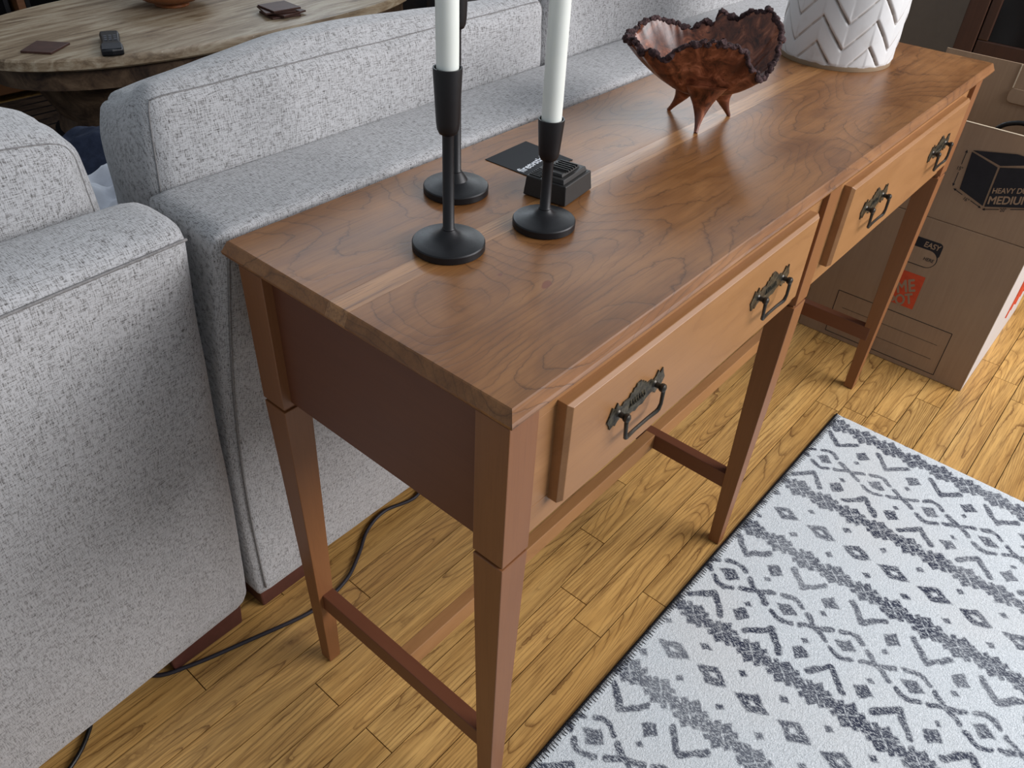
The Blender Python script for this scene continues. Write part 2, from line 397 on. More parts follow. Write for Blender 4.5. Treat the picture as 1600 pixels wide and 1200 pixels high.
# ------------------------------------------------------------------ sofas (two units of one sectional)
M_foot = plain('brown_sofa_foot', sr(84, 48, 40), .5)
ST = .762                                   # top of the back frames
def lean(p, k=1.0):
    pass
def back_frame_shape(yref, seedk):
    # rear face leans out towards the table at the top
    def sh(p, u, v, w):
        z = (w+1)/2
        if v < 0: p.y -= (-.092*0+0)
        bul = math.sin(PI*min(1, max(0, z)))
        p.y += (-.085*z+.018*bul)*(1 if v < 0 else .4)
        return p
    return sh
def sofa_unit(label, x0, x1, seed, foot_x, r, endwob, ST, y1):
    t = thing('sofa', label, 'sofa', ((x0+x1)/2, 1.0, 0))
    yb = .507
    def sh(p, u, v, w):
        z = (w+1)/2; bul = math.sin(PI*z)
        tt_ = (1-v)/2
        if endwob: rear_ = -.094*z+.068*(p.x+(x0+x1)/2-x1)*(1 if v < .5 else .5)
        else: rear_ = -.104*z+.026*bul*math.exp(-((u+1)/.10)**2)+.006*bul
        p.y += rear_*tt_+(-.068*z)*(1-tt_)
        if endwob and u > .5: p.x += .004*math.sin(z*5+.5)*(u-.5)*2
        return p
    R = r
    k1, k2 = 1-R/((x1-x0)/2), 1-R/(ST/2-.025)
    seam = [lin((-1, -1, 1), (1, -1, 1), 60)]
    soft('back_frame', x0, x1, yb, y1, .052, ST, r, (.0, .003, .004), seed, .0014, (64, 10, 44), M_tweed, t, sh)
    # topstitched piping around the rear face, a little inside the rounded edge
    def fpt(x, zf, out=.0):
        z = zf; zz = .052+(ST-.052)*z
        bul = math.sin(PI*z)
        return (x, yb+(-.082*z**1.15+.020*bul*z)-.0008-out, zz)
    soft('seat_base', x0+.004, x1-.004, .63, 1.50, .06, .30, .03, (0, 0, 0), seed+3, .002, (24, 16, 8), M_tweed, t)
    for fx0, fx1 in foot_x:
        ob('foot', MB().frus((fx0+.004, fx1-.004, .526, .60), 0.0003, (fx0, fx1, .522, .604), .06), M_foot, t, bevel=.003)
        ob('foot', MB().frus((fx0+.004, fx1-.004, 1.40, 1.46), 0.0003, (fx0, fx1, 1.396, 1.464), .07), M_foot, t, bevel=.003)
    return t
sofaA = sofa_unit('grey tweed sectional sofa unit at the left, its end beside the table corner', -1.25, -.018, 11.0, [(-.165, -.032), (-1.2, -1.07)], .030, True, .784, .590)
sofaB = sofa_unit('long grey tweed sofa pushed against the back of the console table', -.006, 2.02, 5.0, [(.002, .130), (1.86, 1.99)], .011, False, .762, .616)
def seam_line(parent, pts): ob('piping', MB().tube(pts, .0016, 6), M_seam, parent, smooth=180)
def rear(x, z, off=0.0):
    zf = (z-.052)/(ST-.052); bul = math.sin(PI*zf); u = (x+.006)/1.013-1
    return (x, .507-.104*zf+.026*bul*math.exp(-((u+1)/.10)**2)+.006*bul-.0012-off, z)
seam_line(sofaB, [rear(.018+k*.05, ST-.014, 0) for k in range(40)])
seam_line(sofaB, [rear(.008, .07+(ST-.084)*k/30) for k in range(31)])
seam_line(sofaA, [(-1.22+k*.0495, .507-.094*.965+.068*(-1.202+k*.0495)-.0005, .784-.019) for k in range(25)])
seam_line(sofaB, [rear(.022+k*.05, ST-.026, 0) for k in range(40)])

# seat cushions
def seat(x0, x1, lab, seed):
    o = soft('seat_cushion', x0, x1, .665, 1.52, .302, .455, .035, (.0, .01, .018), seed, .004, (26, 20, 8), M_tweed)
    return tag(o, lab, 'cushion')
seat(-1.22, -.05, 'grey tweed seat cushion below the left back cushion', 21.)
seat(.03, 1.0, 'grey tweed seat cushion in front of the near long back cushion', 23.)
seat(1.01, 1.98, 'grey tweed seat cushion at the far end of the long sofa', 25.)

# back cushions
def cush(x0, x1, y0, y1, z0, z1, lab, seed, r=.028, puff=(.012, .012, .020), wr=.006, shape=None, seams=True):
    sm = []
    if seams:
        a = .93
        # rear-face perimeter seam and its return down the sides
        sm = [lin((-1, -1, 1), (1, -1, 1), 60), lin((-1, -1, 1), (-1, -1, -1), 24), lin((1, -1, 1), (1, -1, -1), 24),
              lin((-1, 1, 1), (1, 1, 1), 60), lin((-1, 1, 1), (-1, 1, -1), 24)]
    o = soft('back_cushion', x0, x1, y0, y1, z0, z1, r, puff, seed, wr, (70, 26, 26), M_tweed, None, shape, sm)
    return tag(o, lab, 'cushion')
def shB(p, u, v, w):
    # slouched: the seat side hangs lower, the near end leans in, a soft dent behind the near top corner
    p.z -= .034*max(0, v+.5)*max(0, w)
    p.z += .010*max(0, w)*(u+1)/2*max(0, v)
    if w < 0 and v < 0: p.y += .010*w*v
    if w > 0:
        p.z -= .010*math.exp(-((u+.93)/.10)**2-((v-.0)/.5)**2)
        p.z += .010*math.exp(-((u+.2)/.5)**2)*(v > -.8)*w
    if u < -.8: p.x += (-.020*(1-w)*.5+.022*(v+1)/2)*(-u-.8)/.2
    return p
cush(.024, .725, .552, .722, .640, .864, 'long grey tweed back cushion behind the candle holders', 3.0, .024, (.012, .010, .012), .006, shB)
def shC(p, u, v, w):
    d = math.exp(-((u+.86)/.10)**2-((w-.45)/.35)**2)
    if v < 0: p.y += .020*d
    return p
cush(.752, 1.96, .552, .745, .600, .915, 'far grey tweed back cushion rising behind the wooden bowl', 8.0, .030, (.014, .016, .02), .008, shC)
def shA(p, u, v, w):
    if w > 0: p.z -= .008*max(0, (u-.80)/.20)**1.5*w-.012*math.exp(-((u-.45)/.25)**2)
    if u > .5: p.x += .010*(u-.5)*(-w)
    p.z -= .018*max(0, v+.2)
    return p
cush(-.95, -.053, .532, .730, .660, .858, 'grey tweed back cushion sagging at the left edge of the photo', 14.0, .032, (.012, .016, .025), .007, shA)

# ------------------------------------------------------------------ rug
def rug_sdf(x, y):
    P = .418; u = (x-1.035+P*.5) % P-P*.5        # -.209 .. .209 about the framed-diamond row
    INF = np.full_like(x, 9.0); d = INF.copy()
    q = .1115
    yv = (y+.043+q/2) % q-q/2                     # 0 at V / framed diamond columns
    ys = (y+.043+q) % q-q/2                       # 0 between them
    def seg(a, b, ax, ay, bx, by, w):
        vx, vy = bx-ax, by-ay; t = np.clip(((a-ax)*vx+(b-ay)*vy)/(vx*vx+vy*vy), 0, 1)
        return np.hypot(a-ax-t*vx, b-ay-t*vy)-w
    def dia(a, b, hx, hy): return (np.abs(a)/hx+np.abs(b)/hy-1)*min(hx, hy)*.75
    ay = np.abs(yv)
    d = np.minimum(d, seg(u, ay, .0630, 0, .0950, .031, .0058))       # V
    d = np.minimum(d, seg(u, ay, -.0560, 0, -.0900, .031, .0058))      # mirrored V
    d = np.minimum(d, dia(u, yv, .0155, .0200))                        # framed diamond
    au = np.abs(u)
    d = np.minimum(d, seg(au, ay, .0010, .0525, .0140, .0320, .0050))
    d = np.minimum(d, np.minimum(seg(au, ay, .0225, .0190, .0305, .0070, .0048), seg(au, ay, .0305, .0070, .0310, .0020, .0048)))
    d = np.minimum(d, dia(u-.0660, ys, .0165, .0165)); d = np.minimum(d, dia(u+.0640, ys, .0165, .0165))
    d = np.minimum(d, dia(np.abs(u)-.036, ys, .0065, .0075))
    # eyes
    qe = .0725
    ue = (u+.209) % P
    ue = np.where(ue > P/2, ue-P, ue)             # 0 at the eye row (-.209 / +.209)
    ue = ue-.004
    ye = (y+.051+qe/2) % qe-qe/2; yt = (y+.051+qe) % qe-qe/2
    eye = np.maximum(dia(ue, ye, .0195, .0300), -dia(ue, ye, .0050, .0095))
    d = np.minimum(d, eye)
    d = np.minimum(d, dia(np.abs(ue)-.0410, yt, .0075, .0090))
    # chains at u=+.131 and -.121
    for cu, ph in ((.131, 0.0), (-.120, .02)):
        a = u-cu; qc = .0560; b = (y+.02+ph+qc/2) % qc-qc/2; b2 = (y+.02+ph+qc) % qc-qc/2
        big = dia(a, b, .0270, .0260)
        slit = np.minimum(np.abs(a-b)-.0011, np.abs(a+b)-.0011)
        big = np.maximum(big, -slit)
        sm = dia(a, b2, .0130, .0150)
        tri = dia(np.abs(a)-.0135, np.abs(b2)-.0115, .0070, .0070)
        d = np.minimum(d, np.minimum(big, np.minimum(sm, tri)))
    return d
XA, XB, YA, YB = -.50, 1.2050, -1.25, .0015
nx, ny = 760, 560
gx = np.linspace(XA, XB, nx); gy = np.linspace(YA, YB, ny)
GX, GY = np.meshgrid(gx, gy, indexing='ij')
def vn(f, seed):                                  # smooth value noise on the grid
    r = np.random.RandomState(seed); G = r.rand(int((XB-XA)*f)+3, int((YB-YA)*f)+3)*2-1
    a = (GX-XA)*f; b = (GY-YA)*f; i = a.astype(int); j = b.astype(int); a = a-i; b = b-j; a = a*a*(3-2*a); b = b*b*(3-2*b)
    return G[i, j]*(1-a)*(1-b)+G[i+1, j]*a*(1-b)+G[i, j+1]*(1-a)*b+G[i+1, j+1]*a*b
wx = GX+.0028*vn(22, 1)+.0022*vn(75, 2); wy = GY+.0028*vn(22, 3)+.0022*vn(75, 4)
SD = rug_sdf(wx, wy)
PX, PY = GX, GY+.0072-.0072*GX                   # long edge runs a hair off the table's line
ed = np.minimum(np.minimum(GX-XA, XB-GX), np.minimum(GY-YA, YB-GY))
PZ = .0055-.0030*np.exp(-(ed/.004)**2)+.0004*np.sin(GX*9)*np.sin(GY*7)
top = np.stack([PX, PY, PZ], -1).reshape(-1, 3)
idx = np.arange(nx*ny).reshape(nx, ny)
quads = np.stack([idx[:-1, :-1], idx[1:, :-1], idx[1:, 1:], idx[:-1, 1:]], -1).reshape(-1, 4)
per = np.concatenate([idx[:, 0], idx[-1, 1:], idx[-2::-1, -1], idx[0, -2:0:-1]])
bot = top[per].copy(); bot[:, 2] = .0003; nb = len(per); o0 = nx*ny
sk = np.stack([per, o0+np.arange(nb), o0+(np.arange(nb)+1) % nb, np.roll(per, -1)], -1)
allv = np.concatenate([top, bot]); allf = np.concatenate([quads, sk])
me = bpy.data.meshes.new('area_rug')
me.vertices.add(len(allv)); me.vertices.foreach_set('co', allv.astype(np.float32).ravel())
me.loops.add(len(allf)*4); me.loops.foreach_set('vertex_index', allf.astype(np.int32).ravel())
me.polygons.add(len(allf)); me.polygons.foreach_set('loop_start', np.arange(len(allf), dtype=np.int32)*4)
me.update(calc_edges=True); me.validate()
at = me.attributes.new('ink', 'FLOAT', 'POINT')
at.data.foreach_set('value', np.concatenate([SD.ravel(), np.full(nb, .02)]).astype(np.float32))
me.polygons.foreach_set('use_smooth', [True]*len(me.polygons))
t = NT('rug_print'); v = t.obj()
A = t.n('ShaderNodeAttribute', attribute_name='ink').outputs['Fac']
mh = t.n('ShaderNodeMapping'); mh.inputs['Rotation'].default_value = (0, 0, .5); mh.inputs['Scale'].default_value = (1.6, .55, 1); t.lk(v, mh.inputs['Vector'])
n1 = t.noise(mh.outputs[0], 330, 2, .7); n2 = t.noise(v, 90, 3, .6); wear = t.noise(v, 4.0, 3, .55)
s1 = t.math('ADD', A, t.math('MULTIPLY', t.math('SUBTRACT', n1, .5), .0110))
s1 = t.math('ADD', s1, t.math('MULTIPLY', t.math('SUBTRACT', n2, .5), .0050))
ink = t.ramp(t.math('ADD', t.math('MULTIPLY', s1, 100), .5), [(.44, 1.0), (.64, 0.0)])
hat = t.ramp(n1, [(.40, .35), (.50, 1.0)])
ink = t.math('MULTIPLY', ink, hat)
ink = t.math('MULTIPLY', ink, t.ramp(wear, [(.45, 1.0), (.75, .70)]))
pile = t.noise(v, 620, 2, .6)
base = t.mix(t.ramp(pile, [(.35, 0.0), (.65, 1.0)]), sr(182, 190, 194), sr(226, 232, 235))
base = t.mix(t.math('MULTIPLY', t.ramp(t.noise(v, 3, 3, .5), [(.5, 0.0), (.7, 1.0)]), .25), base, sr(214, 210, 204))
col = t.mix(ink, base, sr(40, 46, 66))
t.bump(t.math('ADD', pile, t.math('MULTIPLY', t.noise(v, 250, 2, .6), 1.0)), .6, .0022)
rug_m = t.fin(col, .95, .1, sheen=.2); me.materials.append(rug_m)
rug = tag(link('area_rug', me), 'flat white rug printed with dark blue geometric motifs beside the console table', 'rug')
M_thr = plain('black_thread', sr(26, 26, 30), .8, .2)
ey = lambda x: YB+.0072-.0072*x
ob('edge_binding', MB().tube([(x, ey(x)+.0008, .0026) for x in np.linspace(XA, XB, 120)], .0022, 6), M_thr, rug, smooth=180)
st = MB(); x = XA+.01
while x < XB-.004:
    y = ey(x); ln = random.uniform(.0095, .0135); sl = random.uniform(-.0012, .0012)
    st.tube([(x, y+.0022, .0016), (x, y+.0005, .0060), (x+sl*.5, y-ln*.5, .0064), (x+sl, y-ln, .0056)], .00065, 4)
    x += random.uniform(.0052, .0066)
s_ = ob('edge_stitching', st, M_thr, rug); s_['kind'] = 'stuff'

# ------------------------------------------------------------------ candle holders and candles
M_blk = NT('black_cast_metal'); _v = M_blk.obj(); M_blk.bump(M_blk.noise(_v, 900, 2, .6), .22, .0003)
M_blk = M_blk.fin(sr(20, 19, 21), M_blk.math('ADD', .38, M_blk.math('MULTIPLY', M_blk.noise(_v, 300, 2), .14)), .38)
t = NT('candle_wax'); t.b.inputs['Subsurface Weight'].default_value = .08; t.b.inputs['Subsurface Radius'].default_value = (.01, .01, .008); t.b.inputs['Subsurface Scale'].default_value = 1
M_wax = t.fin(t.mix(t.noise(t.obj(), 30, 2), sr(220, 224, 216), sr(230, 233, 226)), .42, .4)
def holder(x, y, zst, zcb, zct, lab, clab, rb=.0385, lean=(0, 0)):
    o = thing('candle_holder', lab, 'candle holder', (x, y, H), 'black candle holders on the table')
    h = zst-H
    ob('base', MB().lathe([(.001, .0002), (rb-.001, .0002), (rb, .0012), (rb, .0080), (rb-.001, .0092), (rb-.0022, .0096), (rb*.80, .0108), (rb*.55, .0128), (rb*.36, .0155), (rb*.24, h-.003), (.0066, h)], n=64), M_blk, o, smooth=30, loc=(x, y, H))
    ob('stem', MB().lathe([(.0066, h-.001), (.0070, h+.0006), (.0060, h+.0016), (.0056, zcb-H-.004), (.0060, zcb-H+.003)], n=32), M_blk, o, smooth=50, loc=(x, y, H))
    b, t_ = zcb-H, zct-H
    ob('cup', MB().lathe([(.0052, b-.0005), (.0088, b+.0015), (.0106, b+.0055), (.0114, b+.012), (.0138, t_-.001), (.0137, t_), (.0122, t_), (.0116, t_-.004), (.0112, t_-.020), (.001, t_-.020)], n=48), M_blk, o, smooth=40, loc=(x, y, H))
    lx, ly = lean
    c = tag(ob('candle', MB().add([(r*math.cos(2*PI*k/40)+lx*z, r*math.sin(2*PI*k/40)+ly*z, z) for r, z in ((.0095, 0), (.0104, .001), (.0106, .04), (.0104, .20), (.0100, .235), (.0070, .2445), (.0015, .248)) for k in range(40)],
        [(i*40+k, i*40+(k+1) % 40, (i+1)*40+(k+1) % 40, (i+1)*40+k) for i in range(6) for k in range(40)]+[tuple(range(39, -1, -1)), tuple(240+k for k in range(40))]), M_wax, None, smooth=40, loc=(x, y, zct-.0195)), clab, 'candle')
    ob('wick', MB().tube([(lx*.24, ly*.24, .240), (lx*.26+.001, ly*.26, .262)], .0008, 6), M_thr, c, loc=(x, y, zct-.0195))
holder(.153, .220, .7822, .8823, .9450, 'black metal candle holder with a round foot nearest the table front left', 'white taper candle in the nearest black holder')
holder(.2565, .309, .7896-.004, .9424, 1.012, 'tall black candle holder standing behind the nearest one, its foot half hidden', 'white taper candle in the tall rear holder')
holder(.264, .181, .7811, .8361, .8806, 'shortest black candle holder in front of the small black charger', 'white taper candle in the shortest black holder', .0350)

# ------------------------------------------------------------------ card and charger block
TX = plain('white_ink', sr(225, 228, 232), .6, bump=0)
def text(body, mat, parent, mw, size, off=0.0, shear=0.0, xs=1.0, align='LEFT', name='lettering'):
    c = bpy.data.curves.new(name, 'FONT'); c.body = body; c.size = size; c.offset = 0; c.shear = shear; c.extrude = .00006; c.align_x = align; c.space_character = 1.0
    o = bpy.data.objects.new(name, c); COL.objects.link(o); dg = bpy.context.evaluated_depsgraph_get()
    me = bpy.data.meshes.new_from_object(o.evaluated_get(dg)); bpy.data.objects.remove(o); me.materials.clear(); me.materials.append(mat)
    if off:
        bm = bmesh.new()
        for k, (ox, oy) in enumerate(((0, 0), (-off, 0), (off, 0), (0, off), (0, -off))):
            n0 = len(bm.verts); bm.from_mesh(me); bm.verts.ensure_lookup_table()
            for vv in bm.verts[n0:]: vv.co += Vector((ox/xs, oy, k*.00001))
        bm.to_mesh(me); bm.free()
    me.transform(Matrix.Diagonal((xs, 1, 1, 1))); me.transform(mw)
    return link(name, me, parent)
M_card = plain('black_card', sr(13, 14, 19), .6, .2, bump=.05)
cc = [Vector((.350, .347)), Vector((.351, .279)), Vector((.432, .268)), Vector((.435, .350))]
card = tag(ob('card', MB().prism([tuple(q) for q in cc], lambda a, b, d: (a, b, H+.0003+d), 0, .0006), M_card), 'flat black card with white lettering lying under the black charger', 'card')
dx = Vector((.412-.3585, .2905-.283, 0)).normalized(); dyv = Vector((-dx.y, dx.x, 0))
mw = Matrix.Identity(4)
for i in range(3): mw[i][0] = dx[i]; mw[i][1] = dyv[i]; mw[i][2] = (0, 0, 1)[i]
mw.translation = Vector((.3545, .2870, H+.0010))
text('firetvstick', TX, card, mw, .0155, .00025)
# charger: corner points on the table .312,.248 / .316,.190 / .379,.201
ch = thing('charger', 'small black plastic charger block with ribbed slide behind the shortest candle holder', 'charger', (.345, .222, H))
M_pl = plain('dark_grey_plastic', sr(46, 44, 42), .5, .35, nscale=300, namt=.08)
A0, A1 = Vector((.3150, .1905, 0)), Vector((.3790, .1990, 0)); ux = (A1-A0).normalized(); uy = Vector((-ux.y, ux.x, 0))
W1, W2 = (A1-A0).length, .058
def P3(a, b, z, ins=0.0): q = A0+ux*a+uy*b; return (q.x, q.y, H+z)
def slab(a0, a1, b0, b1, z0, z1, ins, m=None):
    m = m or MB()
    m.add([P3(a, b, z0) for a, b in ((a0, b0), (a1, b0), (a1, b1), (a0, b1))]+[P3(a, b, z1) for a, b in ((a0+ins, b0+ins), (a1-ins, b0+ins), (a1-ins, b1-ins), (a0+ins, b1-ins))],
          [(3, 2, 1, 0), (4, 5, 6, 7)]+[(k, (k+1) % 4, 4+(k+1) % 4, 4+k) for k in range(4)])
    return m
ob('housing', slab(0, W1, 0, W2, .0010, .0245, .0022), M_pl, ch, bevel=.0012)
ob('slide', slab(.004, W1-.006, .006, .036, .0246, .0300, .0015), M_pl, ch, bevel=.0008)
ob('slide', slab(.010, W1-.014, .012, .034, .0301, .0335, .0015), M_pl, ch, bevel=.0008)
for k in range(5): ob('rib', slab(.0200+k*.0052, .0222+k*.0052, .010, .034, .0336, .0362, .0005), M_pl, ch)
for k in range(6): ob('vent_rib', slab(.006+k*.0040, .0078+k*.0040, .039, .054, .0246, .0258, .0003), M_pl, ch)
M_tip = plain('bright_contact', sr(200, 205, 205), .25, .5, .9)
for a, b in ((.052, .050), (.040, .053)):
    ob('contact_pin', MB().tube([P3(a, b, .0245), P3(a, b, .0330)], .0012, 8), M_tip, ch)

# ------------------------------------------------------------------ live-edge burl bowl
t = NT('burl_wood'); v = t.obj()
f1 = t.noise(v, 38, 4, .65, 1.2); f2 = t.noise(v, 160, 3, .6, .5)
c = t.ramp(f1, [(.30, sr(48, 26, 17)), (.44, sr(96, 52, 34)), (.56, sr(130, 74, 48)), (.68, sr(176, 112, 82))])
c = t.mix(t.ramp(f2, [(.60, 0.0), (.72, .8)]), c, sr(48, 22, 14))
patch = t.noise(v, 12, 2, .5)
c = t.mix(t.math('MULTIPLY', t.ramp(patch, [(.50, 0.0), (.58, 1.0)]), .45), c, sr(72, 34, 24))
t.bump(f2, .12, .0008); M_burl = t.fin(c, .30, .5)
t = NT('bark_edge'); v = t.obj(); f1 = t.noise(v, 140, 4, .7)
t.bump(f1, .9, .003); M_bark = t.fin(t.ramp(f1, [(.35, sr(32, 20, 20)), (.6, sr(78, 56, 56)), (.75, sr(120, 96, 96))]), .8, .25)
RV, DV = Vector((.62593, -.77988, 0)), Vector((.77988, .62593, 0))
BC = Vector((.686, .231, 0))-.014*RV
rimt = sorted([(-162, .8715), (-139, .8606), (-124, .8569), (-117, .8668), (-108, .8787), (-94, .8866), (-78, .8814), (-64, .8732), (-57, .8512), (-38, .835), (-22, .8518), (-13, .8779),
        (172, .8640), (158, .8640), (140, .8749), (123, .8812), (108, .87), (94, .8689), (78, .874), (71, .8931), (60, .8869), (47, .8948), (36, .9017), (19, .8985), (6, .8872)])
def rimz(a):
    a = (a+180) % 360-180; pts = [(rimt[-1][0]-360, rimt[-1][1])]+rimt+[(rimt[0][0]+360, rimt[0][1])]
    for (a0, z0), (a1, z1) in zip(pts[:-1], pts[1:]):
        if a0 <= a <= a1:
            k = (a-a0)/(a1-a0+1e-9); k = k*k*(3-2*k); return z0+(z1-z0)*k
    return .87
NB, NR = 180, 22
def bowl_pt(i, tt, shrink=0.0, zoff=0.0):
    deg = 360*i/NB-180; a = math.radians(deg)
    jag = .0075*noise.noise(Vector((math.cos(a)*5, math.sin(a)*5, 0)))+.0050*noise.noise(Vector((math.cos(a)*13, math.sin(a)*13, 4)))
    zr = rimz(deg); 
    rr = tt**.62
    hb = .796+.034*0
    ra, rb = .108-shrink, .072-shrink
    if tt <= 0: rr = 0
    cen = BC+RV*(.010*(1-tt))
    p = cen+RV*(ra*rr*math.cos(a))+DV*(rb*(.72+.28*(1-tt))*1.0*rr*math.sin(a)*(1/(.72+.28*(1-tt)) if True else 1))
    z = hb+zoff*(1-tt)+(zr-hb)*tt**1.25+jag*tt**10
    b = noise.noise(Vector((p.x*30, p.y*30, z*30)))*.0022
    return Vector((p.x, p.y, z))+Vector((math.cos(a), math.sin(a), 0))*b
bowl = thing('wooden_bowl', 'reddish burl wood bowl with jagged bark rim standing on three pointed legs', 'bowl', (.69, .228, H))
m = MB()
for lay in (0, 1):
    for j in range(NR+1):
        for i in range(NB): m.v.append(tuple(bowl_pt(i, max(j, .001)/NR, .0055*lay, .0065*lay)))
off = (NR+1)*NB
for lay in (0, 1):
    for j in range(NR):
        for i in range(NB):
            a, b, c_, d_ = lay*off+j*NB+i, lay*off+j*NB+(i+1) % NB, lay*off+(j+1)*NB+(i+1) % NB, lay*off+(j+1)*NB+i
            m.f.append((a, b, c_, d_) if lay else (d_, c_, b, a))
for i in range(NB):
    a, b = NR*NB+i, NR*NB+(i+1) % NB; m.f.append((a, b, off+b, off+a))
ob('bowl_body', m, M_burl, bowl, smooth=50)
pts = []; rs = []
N2 = 520
for k in range(N2):
    i = k*NB/N2; p = (bowl_pt(i, 1.0)+bowl_pt(i, 1.0, .0055))/2
    w = Vector((noise.noise(Vector((k*.37, 0, 1))), noise.noise(Vector((k*.37, 5, 1))), noise.noise(Vector((k*.31, 9, 1)))))
    pts.append(p+w*.0052+Vector((0, 0, .0005))); rs.append(.0036+.0046*max(-.45, noise.noise(Vector((k*.11, 2, 7)))))
ob('bark_rim', MB().tube(pts, rs, 8, closed=True), M_bark, bowl, smooth=50)
for (lx, ly) in ((.636, .205), (.687, .282), (.735, .206)):
    foot = Vector((lx, ly, H+.0003)); cb = Vector((.690, .229, 0)); d = (foot-cb); d.z = 0
    topc = cb+d*.55; topc.z = .819
    pl = []; rl = []
    for k in range(11):
        s = k/10; q = topc.lerp(Vector((foot.x, foot.y, H)), s); q.z = topc.z+(H+.0003-topc.z)*s
        q += d.normalized()*(-.006*math.sin(PI*s))
        pl.append(q); rl.append(.0028+.0285*(1-s)**1.75)
    ob('leg', MB().tube(pl, rl, 20), M_burl, bowl, smooth=60)

# ------------------------------------------------------------------ white vase with chevron relief
VC = Vector((1.166, .2270, H)); VR = .0985
t = NT('white_glaze'); v = t.obj()
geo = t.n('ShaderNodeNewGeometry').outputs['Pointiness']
sepz = t.n('ShaderNodeSeparateXYZ'); t.lk(v, sepz.inputs[0])
edge = t.math('ADD', sepz.outputs[2], t.math('MULTIPLY', t.math('SUBTRACT', t.noise(v, 45, 4, .7), .5), .007))
clay = t.ramp(t.math('MULTIPLY', edge, 60), [(.42, 1.0), (.50, 0.0)])
stn = t.ramp(t.noise(v, 26, 4, .6), [(.55, 0.0), (.75, .35)])
c = t.mix(stn, sr(208, 208, 207), sr(180, 172, 163))
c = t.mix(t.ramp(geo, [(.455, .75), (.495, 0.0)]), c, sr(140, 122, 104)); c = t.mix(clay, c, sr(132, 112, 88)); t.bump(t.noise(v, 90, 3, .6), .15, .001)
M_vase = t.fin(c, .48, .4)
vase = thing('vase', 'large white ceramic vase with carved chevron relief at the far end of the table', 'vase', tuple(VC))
NA, NZ = 360, 150; HV = .27
def vprof(z):
    if z < .0070: return VR+.0012
    return VR+.0005-.006*(z/HV)+.012*math.sin(PI*min(1, z/HV))*.3
def chev(a, z):
    nchev = 7; u = (a/(2*PI)*nchev) % 1; tri = abs(u-.5)*2           # 0..1
    s = z+tri*.050                                                    # slanted coordinate
    band = (s/.0420) % 1
    gr = min(band, 1-band)*.0420
    groove = math.exp(-(gr/.0023)**2)
    side = .0024*(1-band)*(1 if u > .5 else .45)
    fade = min(1, max(0, (z-.007)/.004))
    return (side-.0050*groove*(1 if u > .5 else .30))*fade
m = MB()
for j in range(NZ+1):
    z = HV*j/NZ
    for i in range(NA):
        a = 2*PI*i/NA+.35; r = vprof(z)+chev(a, z); m.v.append((r*math.cos(a), r*math.sin(a), z+.0003))
for j in range(NZ):
    for i in range(NA): m.f.append((j*NA+i, j*NA+(i+1) % NA, (j+1)*NA+(i+1) % NA, (j+1)*NA+i))
m.f.append(tuple(range(NA-1, -1, -1)))
b0 = len(m.v)                                                        # inner wall
for z, r in ((HV, .084), (HV-.01, .083), (.02, .086), (.0125, .05)):
    for i in range(NA): a = 2*PI*i/NA+.35; m.v.append((r*math.cos(a), r*math.sin(a), z))
for i in range(NA): m.f.append((NZ*NA+i, NZ*NA+(i+1) % NA, b0+(i+1) % NA, b0+i))
for j in range(3):
    for i in range(NA): m.f.append((b0+j*NA+i, b0+j*NA+(i+1) % NA, b0+(j+1)*NA+(i+1) % NA, b0+(j+1)*NA+i))
m.f.append(tuple(b0+3*NA+i for i in range(NA)))
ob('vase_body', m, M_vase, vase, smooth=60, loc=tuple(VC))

# ------------------------------------------------------------------ moving box with flaps up
t = NT('cardboard'); v = t.obj()
mp = t.n('ShaderNodeMapping'); mp.inputs['Scale'].default_value = (1, 1, .06); t.lk(v, mp.inputs['Vector'])
c = t.mix(t.noise(mp.outputs[0], 160, 2), sr(142, 118, 96), sr(158, 134, 110)); c = t.mix(t.math('MULTIPLY', t.ramp(t.noise(v, 9, 4, .6), [(.4, 0.0), (.75, 1.0)]), .3), c, sr(168, 142, 112))
t.bump(t.noise(mp.outputs[0], 200, 2), .12, .0006); M_card2 = t.fin(c, .8, .2)
M_edge = plain('cardboard_cut_edge', sr(196, 180, 156), .85, .2)
M_glare_side = plain('window_glare_board', sr(186, 180, 176), .6, .3, nscale=20, namt=.03)  # white colour stands in for window glare on the cardboard side
M_ink = plain('black_print', sr(38, 38, 42), .7, .2, bump=0)
M_or = plain('orange_print', sr(196, 78, 48), .7, .2, bump=0)
BX, BY0, BY1, ZF, ZT = 1.503, -.187, .233, .386, .605
box = thing('cardboard_box', 'brown cardboard moving box with raised flaps and black and orange print', 'box', (BX+.25, .023, 0))
w = .004
ob('front_panel', MB().box(BX, BX+w, BY0, BY1, .0005, ZF), M_card2, box, bevel=.0008)
ob('back_panel', MB().box(BX+.504, BX+.508, BY0, BY1, .0005, ZF), M_card2, box)
o = ob('side_panel', MB().box(BX+.004, BX+.504, BY0, BY0+w, .0005, ZF), M_glare_side, box); o['label'] = 'side panel painted white for window glare, with orange print'
ob('side_panel', MB().box(BX+.004, BX+.504, BY1-w, BY1, .0005, ZF), M_card2, box)
ob('bottom_panel', MB().box(BX+.004, BX+.504, BY0+w, BY1-w, .0005, .005), M_card2, box)
ob('front_flap', MB().box(BX+.001, BX+.001+w, BY0+.002, BY1-.002, ZF+.0015, ZT), M_card2, box, bevel=.0008)
ob('flap_edge', MB().box(BX+.0006, BX+.0054, BY0+.002, BY1-.002, ZT, ZT+.0012), M_edge, box)
fl = ob('back_flap', MB().box(BX+.505, BX+.509, BY0+.002, BY1-.002, ZF+.0015, ZT+.012), M_card2, box)
o = ob('side_flap', MB().box(BX+.006, BX+.502, BY0+.0006, BY0+.0046, ZF+.0015, ZT-.004), M_glare_side, box); o['label'] = 'side flap painted white for window glare'
